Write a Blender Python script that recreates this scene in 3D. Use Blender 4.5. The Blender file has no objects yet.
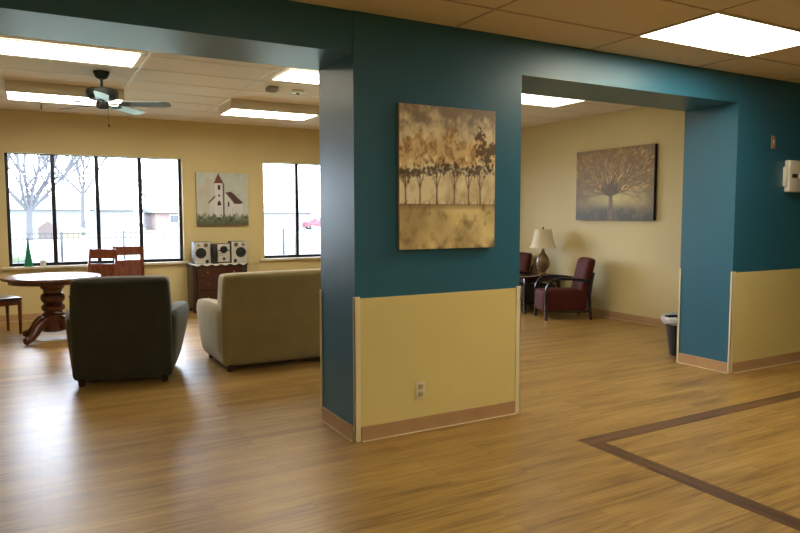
import bpy, bmesh, math, random
from mathutils import Vector, Matrix, noise
random.seed(7)
PI = math.pi
SC = bpy.context.scene
COL = SC.collection

# ------------------------------------------------------------------ helpers
def lin(c):
    return tuple(((v/255)/12.92 if v/255 <= .04045 else ((v/255+.055)/1.055)**2.4) for v in c)

def mat(name, col, rough=.5, spec=.5, metal=0, bump=None, var=None, emit=None, coat=0):
    """principled; bump=(scale,strength) noise bump; var=(scale,amount) colour mottling"""
    m = bpy.data.materials.new(name); m.use_nodes = True
    nt = m.node_tree; b = nt.nodes['Principled BSDF']
    b.inputs['Base Color'].default_value = (*col, 1)
    b.inputs['Roughness'].default_value = rough
    b.inputs['Specular IOR Level'].default_value = spec
    b.inputs['Metallic'].default_value = metal
    b.inputs['Coat Weight'].default_value = coat
    tc = nt.nodes.new('ShaderNodeTexCoord')
    if var:
        n = nt.nodes.new('ShaderNodeTexNoise'); n.inputs['Scale'].default_value = var[0]; n.inputs['Detail'].default_value = 4
        mp = nt.nodes.new('ShaderNodeMapping'); nt.links.new(tc.outputs['Object'], mp.inputs[0]); nt.links.new(mp.outputs[0], n.inputs['Vector'])
        if len(var) > 2: mp.inputs['Scale'].default_value = var[2]
        r = nt.nodes.new('ShaderNodeValToRGB')
        a = var[1]
        r.color_ramp.elements[0].position = .3; r.color_ramp.elements[1].position = .7
        r.color_ramp.elements[0].color = (*[max(0, c*(1-a)) for c in col], 1)
        r.color_ramp.elements[1].color = (*[min(1, c*(1+a)) for c in col], 1)
        nt.links.new(n.outputs['Fac'], r.inputs[0]); nt.links.new(r.outputs[0], b.inputs['Base Color'])
    if bump:
        n = nt.nodes.new('ShaderNodeTexNoise'); n.inputs['Scale'].default_value = bump[0]; n.inputs['Detail'].default_value = 3
        nt.links.new(tc.outputs['Object'], n.inputs['Vector'])
        bp = nt.nodes.new('ShaderNodeBump'); bp.inputs['Strength'].default_value = bump[1]; bp.inputs['Distance'].default_value = .01
        nt.links.new(n.outputs['Fac'], bp.inputs['Height']); nt.links.new(bp.outputs[0], b.inputs['Normal'])
    if emit:
        b.inputs['Emission Color'].default_value = (*emit[0], 1); b.inputs['Emission Strength'].default_value = emit[1]
    return m

def obj(name, bm, m, parent=None, smooth=True, loc=None, rot=None):
    me = bpy.data.meshes.new(name); bm.normal_update()
    bm.to_mesh(me); bm.free()
    for mm in (m if isinstance(m, (list, tuple)) else [m]): me.materials.append(mm)
    if smooth:
        me.polygons.foreach_set('use_smooth', [True]*len(me.polygons))
        me.set_sharp_from_angle(angle=math.radians(38))
    o = bpy.data.objects.new(name, me); COL.objects.link(o)
    if parent: o.parent = parent
    if loc: o.location = loc
    if rot: o.rotation_euler = rot
    return o

def thing(name, label, cat, loc=(0, 0, 0), rz=0, group=None):
    o = bpy.data.objects.new(name, None); COL.objects.link(o); o.empty_display_size = .1
    o.location = loc; o.rotation_euler = (0, 0, rz)
    return tag(o, label, cat, group)
def tag(o, label, cat, group=None):
    o['label'] = label; o['category'] = cat
    if group: o['group'] = group
    return o
def struct(name, bm, m, label=None, parent=None, smooth=False):
    o = obj(name, bm, m, parent, smooth)
    if not parent:
        o['kind'] = 'structure'
        o['category'] = name.split('_')[0]
        o['label'] = label or name
    return o
def dup(root, loc, rz, label, group=None):
    r = root.copy(); COL.objects.link(r); r.location = loc; r.rotation_euler = (0, 0, rz); r['label'] = label
    if group: r['group'] = group
    for ch in list(root.children):
        c = ch.copy(); COL.objects.link(c); c.parent = r
        for g in ch.children:
            d = g.copy(); COL.objects.link(d); d.parent = c
    return r

def BM(): return bmesh.new()
def box(bm, x0, x1, y0, y1, z0, z1, bev=0, seg=2, M=None, mi=0):
    r = bmesh.ops.create_cube(bm, size=1)
    vs = r['verts']
    for v in vs:
        v.co = Vector(((x0+x1)/2 + v.co.x*(x1-x0), (y0+y1)/2 + v.co.y*(y1-y0), (z0+z1)/2 + v.co.z*(z1-z0)))
    fs = list({f for v in vs for f in v.link_faces})
    for f in fs: f.material_index = mi
    if bev:
        es = list({e for v in vs for e in v.link_edges})
        rr = bmesh.ops.bevel(bm, geom=es, offset=bev, segments=seg, affect='EDGES', profile=.5)
        vs = list({v for f in rr['faces'] for v in f.verts} | {v for v in vs if v.is_valid})
        for f in rr['faces']: f.material_index = mi
    if M is not None:
        for v in vs: v.co = M @ v.co
    return bm
def softbox(bm, x0, x1, y0, y1, z0, z1, r=.05, n=10, puff=(0, 0, 0), fn=None):
    """pillow-like rounded block with puffed faces"""
    t = bmesh.new(); bmesh.ops.create_cube(t, size=2)
    bmesh.ops.subdivide_edges(t, edges=t.edges[:], cuts=n-1, use_grid_fill=True)
    h = Vector(((x1-x0)/2, (y1-y0)/2, (z1-z0)/2)); c = Vector(((x0+x1)/2, (y0+y1)/2, (z0+z1)/2))
    r = min(r, h.x, h.y, h.z)
    for v in t.verts:
        p = [math.sin(q*PI/2) for q in v.co]
        q = Vector([p[i]*h[i] for i in range(3)])
        inn = Vector([max(-(h[i]-r), min(h[i]-r, q[i])) for i in range(3)])
        d = q-inn
        if d.length > 1e-9: q = inn + d.normalized()*r
        for i in range(3):
            j, k = (i+1) % 3, (i+2) % 3
            if abs(v.co[i]) > .999: q[i] += math.copysign(puff[i]*(1-p[j]**2)*(1-p[k]**2), v.co[i])
        q += c
        v.co = fn(q) if fn else q
    me = bpy.data.meshes.new('t'); t.to_mesh(me); t.free(); bm.from_mesh(me); bpy.data.meshes.remove(me)
    return bm
def frames(pts):
    out = []; up = None
    for i, p in enumerate(pts):
        a = pts[max(0, i-1)]; b = pts[min(len(pts)-1, i+1)]
        t = (Vector(b)-Vector(a)).normalized()
        if up is None:
            up = Vector((0, 0, 1)) if abs(t.z) < .9 else Vector((1, 0, 0))
        s = t.cross(up).normalized(); up = s.cross(t).normalized()
        out.append((Vector(p), s, up))
    return out
def sweep(bm, pts, radii, seg=10, flat=1.0, cap=True, power=1):
    """tube along pts; radii number or list; flat scales the second axis; power<1 squares the section"""
    if not isinstance(radii, (list, tuple)): radii = [radii]*len(pts)
    rings = []
    for (p, s, u), r in zip(frames(pts), radii):
        ring = []
        for k in range(seg):
            a = 2*PI*k/seg; ca, sa = math.cos(a), math.sin(a)
            if power != 1:
                ca = math.copysign(abs(ca)**power, ca); sa = math.copysign(abs(sa)**power, sa)
            ring.append(bm.verts.new(p + s*ca*r + u*sa*r*flat))
        rings.append(ring)
    for a, b in zip(rings, rings[1:]):
        for k in range(seg): bm.faces.new((a[k], a[(k+1) % seg], b[(k+1) % seg], b[k]))
    if cap:
        bm.faces.new(rings[0][::-1]); bm.faces.new(rings[-1])
    return bm
def lathe(bm, prof, seg=24, c=(0, 0, 0), axis='z', cap=True):
    rings = []
    for r, z in prof:
        ring = []
        for k in range(seg):
            a = 2*PI*k/seg
            q = (r*math.cos(a), r*math.sin(a), z)
            if axis == 'y': q = (q[0], -q[2], q[1])
            if axis == 'x': q = (q[2], q[0], q[1])
            ring.append(bm.verts.new((c[0]+q[0], c[1]+q[1], c[2]+q[2])))
        rings.append(ring)
    for a, b in zip(rings, rings[1:]):
        for k in range(seg): bm.faces.new((a[k], a[(k+1) % seg], b[(k+1) % seg], b[k]))
    if cap:
        bm.faces.new(rings[0][::-1]); bm.faces.new(rings[-1])
    return bm
def prism(bm, poly, lo, hi, plane='xz', mi=0):
    """extrude a 2D polygon; plane xz -> along y, xy -> along z, yz -> along x"""
    def P(a, b, d): return {'xz': (a, d, b), 'xy': (a, b, d), 'yz': (d, a, b)}[plane]
    A = [bm.verts.new(P(a, b, lo)) for a, b in poly]; B = [bm.verts.new(P(a, b, hi)) for a, b in poly]
    n = len(poly)
    fs = [bm.faces.new(A), bm.faces.new(B[::-1])]
    for k in range(n): fs.append(bm.faces.new((A[k], B[k], B[(k+1) % n], A[(k+1) % n])))
    for f in fs: f.material_index = mi
    bmesh.ops.recalc_face_normals(bm, faces=fs)
    return bm
def slopebox(bm, a, b, w, d):
    """square bar from a to b"""
    return sweep(bm, [a, b], w*.7071, seg=4, flat=d/w)
def arc(c, r, a0, a1, n, plane='xz', k=1.0):
    out = []
    for i in range(n+1):
        a = math.radians(a0+(a1-a0)*i/n)
        out.append((c[0]+r*math.cos(a), c[1]+r*k*math.sin(a)))
    return out

# ------------------------------------------------------------------ measures (metres)
H = 1.471
YW, YB0 = 3.836, 4.400        # the dividing wall: near face, far face
XL, XR, XJ = 1.804, 3.143, 5.637
YB = 10.687                   # window wall
XS = 7.253                    # side wall of the sitting room
ZF, ZR = 2.740, 2.933         # ceilings: hall, sitting room
ZB = 2.482                    # underside of the beams
ZW = .940                     # top of the cream dado
GZ = -.34                     # ground outside

# ------------------------------------------------------------------ materials
teal = mat('teal_paint', (.030, .142, .230), rough=.36, spec=.5, bump=(260, .10), var=(1.4, .05))
cream_dado = mat('cream_dado_paint', (.78, .66, .28), rough=.45, bump=(240, .08), var=(2, .03))
cream_wall = mat('cream_wall_paint', (.71, .59, .30), rough=.55, bump=(240, .10), var=(1.2, .03))
guard_m = mat('pale_corner_guard', (.84, .75, .50), rough=.35)
base_m = mat('tan_vinyl_baseboard', (.48, .30, .155), rough=.4, var=(6, .06))
bead_m = mat('pale_floor_bead', (.74, .62, .42), rough=.5)
white_plastic = mat('white_plastic', (.78, .76, .70), rough=.35)
ivory_plastic = mat('ivory_plastic', (.70, .62, .42), rough=.4)
black_metal = mat('black_window_metal', (.012, .010, .016), rough=.35)
sill_m = mat('pale_sill', (.70, .62, .46), rough=.35)
dark_slot = mat('dark_slot', (.02, .018, .015), rough=.6)

def wood_mat(name, c0, c1, rough=.3, scale=(2, 30, 30), coat=.2, spec=.5):
    m = bpy.data.materials.new(name); m.use_nodes = True; nt = m.node_tree; b = nt.nodes['Principled BSDF']
    tc = nt.nodes.new('ShaderNodeTexCoord'); mp = nt.nodes.new('ShaderNodeMapping'); mp.inputs['Scale'].default_value = scale
    n = nt.nodes.new('ShaderNodeTexNoise'); n.inputs['Scale'].default_value = 1.6; n.inputs['Detail'].default_value = 6; n.inputs['Distortion'].default_value = .6
    r = nt.nodes.new('ShaderNodeValToRGB'); r.color_ramp.elements[0].position = .3; r.color_ramp.elements[1].position = .72
    r.color_ramp.elements[0].color = (*c0, 1); r.color_ramp.elements[1].color = (*c1, 1)
    L = nt.links.new
    L(tc.outputs['Object'], mp.inputs[0]); L(mp.outputs[0], n.inputs['Vector']); L(n.outputs['Fac'], r.inputs[0]); L(r.outputs[0], b.inputs['Base Color'])
    b.inputs['Roughness'].default_value = rough; b.inputs['Coat Weight'].default_value = coat; b.inputs['Coat Roughness'].default_value = .15
    b.inputs['Specular IOR Level'].default_value = spec
    return m
cherry = wood_mat('cherry_wood', (.045, .010, .005), (.13, .032, .013), rough=.28, scale=(20, 20, 3))
cherry_top = wood_mat('cherry_top', (.075, .022, .012), (.16, .05, .025), rough=.33, scale=(3, 30, 20), coat=.3, spec=.8)
chair_wood = wood_mat('red_brown_wood', (.10, .022, .008), (.24, .06, .022), rough=.3, scale=(20, 20, 4))
cab_wood = wood_mat('dark_cherry_wood', (.012, .004, .003), (.036, .010, .006), rough=.3, scale=(20, 20, 4))
cab_front = wood_mat('red_cherry_front', (.026, .005, .003), (.070, .012, .006), rough=.3, scale=(4, 20, 20))
espresso = wood_mat('espresso_wood', (.010, .004, .003), (.028, .010, .007), rough=.22, scale=(8, 8, 8), coat=.5)

def floor_mat(name, dark=False, turn=False):
    m = bpy.data.materials.new(name); m.use_nodes = True; nt = m.node_tree; b = nt.nodes['Principled BSDF']; L = nt.links.new
    N = nt.nodes.new
    tc = N('ShaderNodeTexCoord'); mp = N('ShaderNodeMapping')
    if turn: mp.inputs['Rotation'].default_value = (0, 0, PI/2)
    L(tc.outputs['Object'], mp.inputs[0])
    br = N('ShaderNodeTexBrick'); br.offset = .37; br.offset_frequency = 2
    br.inputs['Scale'].default_value = 1
    br.inputs['Brick Width'].default_value = 1.22 if not dark else 2.6
    br.inputs['Row Height'].default_value = .078 if not dark else .065
    br.inputs['Mortar Size'].default_value = .0012; br.inputs['Mortar Smooth'].default_value = .1
    br.inputs['Bias'].default_value = 0
    br.inputs['Color1'].default_value = (.0, .0, .0, 1); br.inputs['Color2'].default_value = (1, 1, 1, 1); br.inputs['Mortar'].default_value = (.0, .0, .0, 1)
    L(mp.outputs[0], br.inputs['Vector'])
    g = N('ShaderNodeTexNoise'); g.inputs['Scale'].default_value = 1; g.inputs['Detail'].default_value = 7; g.inputs['Roughness'].default_value = .62; g.inputs['Distortion'].default_value = .4
    mg = N('ShaderNodeMapping'); mg.inputs['Scale'].default_value = (2.2, 42, 1); L(mp.outputs[0], mg.inputs[0])
    ad = N('ShaderNodeVectorMath'); ad.operation = 'MULTIPLY_ADD'; ad.inputs[1].default_value = (9, 13, 0)
    L(br.outputs['Color'], ad.inputs[0]); L(mg.outputs[0], ad.inputs[2]); L(ad.outputs[0], g.inputs['Vector'])
    big = N('ShaderNodeTexNoise'); big.inputs['Scale'].default_value = .8; big.inputs['Detail'].default_value = 2
    mb = N('ShaderNodeMapping'); mb.inputs['Scale'].default_value = (1.2, 9, 1); L(mp.outputs[0], mb.inputs[0]); L(mb.outputs[0], big.inputs['Vector'])
    r = N('ShaderNodeValToRGB'); e = r.color_ramp.elements
    if dark:
        e[0].color = (.060, .025, .012, 1); e[1].color = (.20, .098, .045, 1)
    else:
        e[0].color = (.18, .095, .031, 1); e[1].color = (.50, .318, .095, 1)
        x = r.color_ramp.elements.new(.5); x.color = (.36, .210, .056, 1)
    r.color_ramp.elements[0].position = .28; r.color_ramp.elements[-1].position = .74
    m1 = N('ShaderNodeMath'); m1.operation = 'MULTIPLY_ADD'; m1.inputs[1].default_value = .16; L(br.outputs['Color'], m1.inputs[0])
    m2 = N('ShaderNodeMath'); m2.operation = 'MULTIPLY_ADD'; m2.inputs[1].default_value = .35; m2.inputs[2].default_value = -.25
    L(big.outputs['Fac'], m2.inputs[0]); 
    m3 = N('ShaderNodeMath'); m3.operation = 'ADD'; L(g.outputs['Fac'], m3.inputs[0]); L(m2.outputs[0], m3.inputs[1]); L(m3.outputs[0], m1.inputs[2])
    L(m1.outputs[0], r.inputs[0])
    mx = N('ShaderNodeMixRGB'); mx.blend_type = 'MULTIPLY'; mx.inputs[2].default_value = (.62, .58, .55, 1)
    L(br.outputs['Fac'], mx.inputs[0]); L(r.outputs[0], mx.inputs[1]); L(mx.outputs[0], b.inputs['Base Color'])
    b.inputs['Roughness'].default_value = .27
    rr = N('ShaderNodeMapRange'); rr.inputs['To Min'].default_value = .27; rr.inputs['To Max'].default_value = .40
    L(g.outputs['Fac'], rr.inputs[0]); L(rr.outputs[0], b.inputs['Roughness'])
    b.inputs['Specular IOR Level'].default_value = .62
    bu = N('ShaderNodeBump'); bu.inputs['Strength'].default_value = .12; bu.inputs['Distance'].default_value = .004
    L(g.outputs['Fac'], bu.inputs['Height']); L(bu.outputs[0], b.inputs['Normal'])
    return m
floor_m = floor_mat('oak_plank_floor')
inlay_x = floor_mat('dark_plank_inlay_across', True)
inlay_y = floor_mat('dark_plank_inlay_along', True, True)

def tile_mat(name, col):
    m = bpy.data.materials.new(name); m.use_nodes = True; nt = m.node_tree; b = nt.nodes['Principled BSDF']; L = nt.links.new; N = nt.nodes.new
    tc = N('ShaderNodeTexCoord')
    v = N('ShaderNodeTexVoronoi'); v.inputs['Scale'].default_value = 75; L(tc.outputs['Object'], v.inputs['Vector'])
    n = N('ShaderNodeTexNoise'); n.inputs['Scale'].default_value = 30; n.inputs['Detail'].default_value = 5; L(tc.outputs['Object'], n.inputs['Vector'])
    mu = N('ShaderNodeMath'); mu.operation = 'MULTIPLY'; L(v.outputs['Distance'], mu.inputs[0]); L(n.outputs['Fac'], mu.inputs[1])
    r = N('ShaderNodeValToRGB'); r.color_ramp.elements[0].position = .0; r.color_ramp.elements[1].position = .11
    r.color_ramp.elements[0].color = (*[c*.7 for c in col], 1); r.color_ramp.elements[1].color = (*col, 1)
    L(mu.outputs[0], r.inputs[0]); L(r.outputs[0], b.inputs['Base Color'])
    b.inputs['Roughness'].default_value = .9; b.inputs['Specular IOR Level'].default_value = .1
    return m
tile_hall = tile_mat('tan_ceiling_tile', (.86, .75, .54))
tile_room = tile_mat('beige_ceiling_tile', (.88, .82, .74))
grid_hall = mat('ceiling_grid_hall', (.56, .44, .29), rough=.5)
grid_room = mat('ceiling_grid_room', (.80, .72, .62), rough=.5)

def emit_mat(name, col, s):
    m = bpy.data.materials.new(name); m.use_nodes = True; nt = m.node_tree; nt.nodes.clear()
    e = nt.nodes.new('ShaderNodeEmission'); e.inputs[0].default_value = (*col, 1); e.inputs[1].default_value = s
    o = nt.nodes.new('ShaderNodeOutputMaterial'); nt.links.new(e.outputs[0], o.inputs[0]); return m
LAMP_R = emit_mat('lit_diffuser_room', (1, .91, .72), 15.5)
LAMP_S = emit_mat('lit_diffuser_lamp_corner', (1, .91, .72), 5)
LAMP_H = emit_mat('lit_diffuser_hall', (1, .91, .68), 21)

def glass_mat():
    m = bpy.data.materials.new('window_glass'); m.use_nodes = True; nt = m.node_tree; nt.nodes.clear(); N = nt.nodes.new; L = nt.links.new
    t = N('ShaderNodeBsdfTransparent'); t.inputs[0].default_value = (.96, .97, .98, 1)
    g = N('ShaderNodeBsdfGlossy'); g.inputs['Roughness'].default_value = .02; f = N('ShaderNodeFresnel'); f.inputs[0].default_value = 1.45
    mx = N('ShaderNodeMixShader'); o = N('ShaderNodeOutputMaterial')
    L(f.outputs[0], mx.inputs[0]); L(t.outputs[0], mx.inputs[1]); L(g.outputs[0], mx.inputs[2]); L(mx.outputs[0], o.inputs[0]); return m
glass = glass_mat()

# ------------------------------------------------------------------ floor and ceilings
X0, X1, Y0 = -3.4, 9.4, -3.6
bm = BM()
def quad(bm, x0, x1, y0, y1, z, mi):
    f = bm.faces.new([bm.verts.new((x0, y0, z)), bm.verts.new((x1, y0, z)), bm.verts.new((x1, y1, z)), bm.verts.new((x0, y1, z))]); f.material_index = mi
ix0, ix1, iy0, iy1 = 3.085, 3.215, 3.035, 3.165
xe = 8.3; yn = -1.0
for (a, b, c, d, mi) in [(X0, ix0, Y0, YB, 0), (ix0, X1, iy1, YB, 0), (ix0, xe, iy0, iy1, 1), (xe, X1, Y0, iy1, 0),
                         (ix0, ix1, yn, iy0, 2), (ix1, xe, yn, iy0, 0), (ix0, xe, Y0, yn, 0)]:
    quad(bm, a, b, c, d, 0, mi)
box(bm, X0, X1, Y0, YB+.2, -.3, -.002, mi=0)
struct('floor', bm, [floor_m, inlay_x, inlay_y], 'glossy oak plank floor with a dark plank border inlay')

lights_room_flush = [(-.18, .955, 6.46, 7.06), (2.31, 3.46, 6.40, 6.99), (5.02, 6.24, 6.32, 6.93)]
lights_room_box = [(-.17, 1.02, 8.38, 8.98), (2.26, 3.44, 8.38, 8.98)]
lights_hall = [(3.795, 5.055, 2.745, 3.38)]
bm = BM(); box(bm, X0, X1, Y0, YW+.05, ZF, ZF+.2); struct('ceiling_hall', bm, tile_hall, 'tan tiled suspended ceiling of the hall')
bm = BM(); box(bm, -2.8, XS+.2, YB0-.05, YB+.2, ZR, ZR+.2); struct('ceiling_sitting_room', bm, tile_room, 'beige tiled suspended ceiling of the sitting room')
bm = BM()
y = 3.39
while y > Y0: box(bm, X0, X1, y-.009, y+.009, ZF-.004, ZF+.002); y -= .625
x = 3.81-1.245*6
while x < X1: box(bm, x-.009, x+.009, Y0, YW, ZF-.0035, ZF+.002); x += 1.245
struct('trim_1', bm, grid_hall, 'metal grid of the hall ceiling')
bm = BM()
y = 4.70
while y < YB: box(bm, -2.6, XS, y-.012, y+.012, ZR-.004, ZR+.002); y += .6135
x = -.19-1.205*2
while x < XS: box(bm, x-.012, x+.012, YB0, YB, ZR-.0035, ZR+.002); x += 1.205
struct('trim_2', bm, grid_room, 'metal grid of the sitting room ceiling')

# ------------------------------------------------------------------ walls
def wall(name, x0, x1, y0, y1, z0, z1, m, label):
    bm = BM(); box(bm, x0, x1, y0, y1, z0, z1); return struct(name, bm, m, label)
wall('wall_centre', XL, XR, YW, YB0, 0, ZF, teal, 'teal pillar wall between the two openings')
wall('wall_right', XJ, X1, YW, YB0, 0, ZF, teal, 'teal wall right of the right opening')
wall('wall_left', X0, -1.5, YW, YB0, 0, ZF, teal, 'teal wall left of the left opening')
wall('wall_over_left_opening', -1.5, XL, YW+.006, YB0, ZB, ZF, teal, 'teal beam over the left opening')
wall('wall_over_right_opening', XR, XJ, YW+.006, YB0, ZB, ZF, teal, 'teal beam over the right opening')
wall('wall_upper', X0, X1, YW+.05, YB0, ZF, ZR+.2, cream_wall, 'cream bulkhead above the beams')
wall('wall_hall_rear', X0, X1, Y0-.2, Y0, 0, ZF, cream_wall, 'cream rear wall of the hall')
wall('wall_hall_left', X0-.2, X0, Y0-.2, YB0, 0, ZF, teal, 'left wall of the hall')
wall('wall_hall_right', X1, X1+.2, Y0-.2, YB0, 0, ZF, teal, 'right wall of the hall')
wall('wall_room_left', -2.8, -2.6, YB0, YB+.2, 0, ZR, cream_wall, 'left wall of the sitting room')
wall('wall_room_right', XS, XS+.2, YB0, YB+.2, 0, ZR, cream_wall, 'cream side wall of the sitting room')
# window wall with two openings
WA = (-.265, 2.10); WB = (3.385, 5.75); WZ = (.765, 2.352)
bm = BM()
for a, b, c, d in [(-2.6, WA[0], 0, ZR), (WA[1], WB[0], 0, ZR), (WB[1], XS, 0, ZR),
                   (WA[0], WA[1], 0, WZ[0]-.035), (WA[0], WA[1], WZ[1], ZR), (WB[0], WB[1], 0, WZ[0]-.035), (WB[0], WB[1], WZ[1], ZR)]:
    box(bm, a, b, YB, YB+.2, c, d)
struct('wall_back', bm, cream_wall, 'cream window wall of the sitting room')

# dado panels, corner guards, baseboards (each a run of trim)
tn = [2]
def trim(bm, m, label, bev=None):
    tn[0] += 1; return struct('trim_%d' % tn[0], bm, m, label)
T = .005
def dado(x0, x1, label):
    bm = BM(); box(bm, x0, x1, YW-T, YW, .0, ZW); trim(bm, cream_dado, label)
dado(XL, XR, 'cream dado panel on the pillar wall'); dado(XJ, X1, 'cream dado panel right of the right opening')
def guard(x, y, sx, sy, z1, label):
    """L-shaped corner guard; sx, sy point from the corner along the two faces"""
    bm = BM(); w = .034; t = .010
    box(bm, min(x-sx*t, x+sx*w), max(x-sx*t, x+sx*w), min(y, y-sy*t), max(y, y-sy*t), 0, z1, bev=.003)
    box(bm, min(x, x-sx*t), max(x, x-sx*t), min(y-sy*t, y+sy*.012), max(y-sy*t, y+sy*.012), 0, z1, bev=.003)
    trim(bm, guard_m, label)
guard(XL, YW, 1, 1, ZW+.012, 'pale corner guard at the left edge of the pillar wall')
guard(XR, YW, -1, 1, ZW+.012, 'pale corner guard at the right edge of the pillar wall')
guard(XJ, YW, 1, 1, ZW+.012, 'pale corner guard at the right opening')
guard(XL, YB0, 1, -1, ZW+.005, 'pale corner guard at the far left edge of the pillar wall')
guard(XR, YB0, -1, -1, ZW+.005, 'pale corner guard at the far right edge of the pillar wall')
guard(XJ, YB0, 1, -1, ZW+.005, 'pale corner guard at the far edge of the right opening')
bn = [0]
def baseboard(side, x0, y0, x1, y1, nx, ny, h=.10):
    """along the wall from (x0,y0) to (x1,y1); n points into the room"""
    bm = BM(); t = .012
    dx, dy = x1-x0, y1-y0
    if abs(dx) > abs(dy): box(bm, min(x0, x1), max(x0, x1), min(y0, y0+ny*t), max(y0, y0+ny*t), 0, h, bev=.004)
    else: box(bm, min(x0, x0+nx*t), max(x0, x0+nx*t), min(y0, y1), max(y0, y1), 0, h, bev=.004)
    o = struct('baseboard_'+side, bm, base_m, 'tan baseboard, '+side.replace('_', ' '))
    bm = BM(); q = t+.012
    if abs(dx) > abs(dy): box(bm, min(x0, x1), max(x0, x1), min(y0+ny*t, y0+ny*q), max(y0+ny*t, y0+ny*q), 0, .007, bev=.003)
    else: box(bm, min(x0+nx*t, x0+nx*q), max(x0+nx*t, x0+nx*q), min(y0, y1), max(y0, y1), 0, .007, bev=.003)
    struct('bead', bm, bead_m, parent=o)
baseboard('pillar_front', XL+.036, YW-T, XR-.036, YW-T, 0, -1)
baseboard('pillar_left', XL, YW+.014, XL, YB0-.014, -1, 0)
baseboard('pillar_right', XR, YW+.014, XR, YB0-.014, 1, 0)
baseboard('pillar_back', XL+.036, YB0, XR-.036, YB0, 0, 1)
baseboard('right_front', XJ+.036, YW-T, X1, YW-T, 0, -1)
baseboard('right_opening', XJ, YW+.014, XJ, YB0-.014, -1, 0)
baseboard('back', -2.6, YB, XS, YB, 0, -1)
baseboard('room_right', XS, YB0, XS, YB-.03, -1, 0)

# ------------------------------------------------------------------ windows
def window(n, a, b, mull, label):
    yg = YB+.135
    bm = BM(); f = .042
    box(bm, a, a+f, yg-.02, yg+.03, WZ[0], WZ[1], bev=.004); box(bm, b-f, b, yg-.02, yg+.03, WZ[0], WZ[1], bev=.004)
    box(bm, a+f, b-f, yg-.02, yg+.03, WZ[0], WZ[0]+.045, bev=.004); box(bm, a+f, b-f, yg-.02, yg+.03, WZ[1]-.012, WZ[1], bev=.003)
    w = struct('window_%d' % n, bm, black_metal, label)
    ms = [a+f]+list(mull)+[b-f]
    for x in mull:
        bm = BM(); box(bm, x-.028, x+.028, yg-.028, yg+.03, WZ[0]+.045, WZ[1]-.012, bev=.004); struct('mullion', bm, black_metal, parent=w)
    for p, q in zip(ms, ms[1:]):
        bm = BM(); box(bm, p+.002, q-.002, yg+.004, yg+.008, WZ[0]+.045, WZ[1]-.012); struct('pane', bm, glass, parent=w)
    bm = BM(); box(bm, a-.09, b+.07, YB-.055, YB+.2, WZ[0]-.035, WZ[0], bev=.006); struct('sill', bm, sill_m, parent=w)
window(1, *WA, [.322, .900, 1.495], 'wide black-framed window with three mullions')
window(2, *WB, [4.005, 4.58, 5.165], 'black-framed window right of the church painting')

# ------------------------------------------------------------------ ceiling lights and devices
def lit(name, r, z, flush, label, m, group=None):
    x0, x1, y0, y1 = r
    t = thing(name, label, 'ceiling light', ((x0+x1)/2, (y0+y1)/2, z), 0, group)
    hx, hy = (x1-x0)/2, (y1-y0)/2
    f = .018
    bm = BM()
    if flush:
        for a in [(-hx, hx, -hy, -hy+f), (-hx, hx, hy-f, hy), (-hx, -hx+f, -hy+f, hy-f), (hx-f, hx, -hy+f, hy-f)]: box(bm, *a, -.014, -.004, bev=.003)
        obj('frame', bm, white_plastic, t)
        bm = BM(); box(bm, -hx+f, hx-f, -hy+f, hy-f, -.012, -.005); obj('diffuser', bm, m, t, False)
    else:
        for a in [(-hx, hx, -hy, -hy+f), (-hx, hx, hy-f, hy), (-hx, -hx+f, -hy+f, hy-f), (hx-f, hx, -hy+f, hy-f)]: box(bm, *a, -.125, -.004, bev=.003)
        obj('housing', bm, sill_m, t)
        bm = BM(); box(bm, -hx+f, hx-f, -hy+f, hy-f, -.122, -.112); obj('diffuser', bm, m, t, False)
lit('ceiling_light', lights_hall[0], ZF, True, 'large lit rectangular light panel in the tan hall ceiling', LAMP_H)
lit('ceiling_light', lights_room_flush[0], ZR, True, 'lit panel at top left, nearest to the beam above the fan', LAMP_R)
lit('ceiling_light', lights_room_flush[1], ZR, True, 'lit panel beside the pillar, above the small grey ceiling box', LAMP_R)
lit('ceiling_light', lights_room_flush[2], ZR, True, 'lit panel seen through the right opening', LAMP_S)
lit('ceiling_light', lights_room_box[0], ZR, False, 'boxed ceiling light behind the ceiling fan', LAMP_R)
lit('ceiling_light', lights_room_box[1], ZR, False, 'boxed ceiling light above the church painting', LAMP_R)
# unseen light panels added to brighten the pillar, dado and front floor
for r, lb in [((-1.07, .155, -1.47, -.865), 'added fill light panel behind the viewpoint, out of view'), ((1.385, 2.61, .36, .965), 'added fill light panel to brighten the pillar, out of view')]:
    lit('ceiling_light', r, ZF, True, lb, LAMP_H)

bm = BM(); box(bm, 2.41, 2.53, 7.36, 7.48, ZR-.055, ZR-.004, bev=.01)
for k in range(3): box(bm, 2.425, 2.515, 7.375+k*.033, 7.388+k*.033, ZR-.06, ZR-.054)
tag(obj('ceiling_speaker_box', bm, mat('grey_box', (.30, .25, .18), .6)), 'small grey box on the ceiling left of the smoke detector', 'ceiling box')
t = thing('smoke_detector', 'small white smoke detector on the ceiling beside the pillar', 'smoke detector', (2.80, 7.47, ZR-.004))
bm = BM(); lathe(bm, [(.075, 0), (.075, -.012), (.062, -.03), (.03, -.036)][::-1], 20); obj('body', bm, white_plastic, t)
bm = BM(); lathe(bm, [(.02, -.045), (.024, -.036)], 12); obj('sensor', bm, dark_slot, t)
def sprinkler(x, y, label):
    t = thing('sprinkler_head', label, 'sprinkler', (x, y, ZR-.004))
    bm = BM(); lathe(bm, [(.035, -.006), (.035, 0)], 16); obj('escutcheon', bm, white_plastic, t)
    bm = BM(); lathe(bm, [(.022, -.062), (.022, -.058), (.006, -.054), (.010, -.006)], 12); obj('nozzle', bm, mat('brass', (.35, .25, .12), .3, metal=1), t)
sprinkler(.20, 9.98, 'small sprinkler head hanging below the far left ceiling light')
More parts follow.
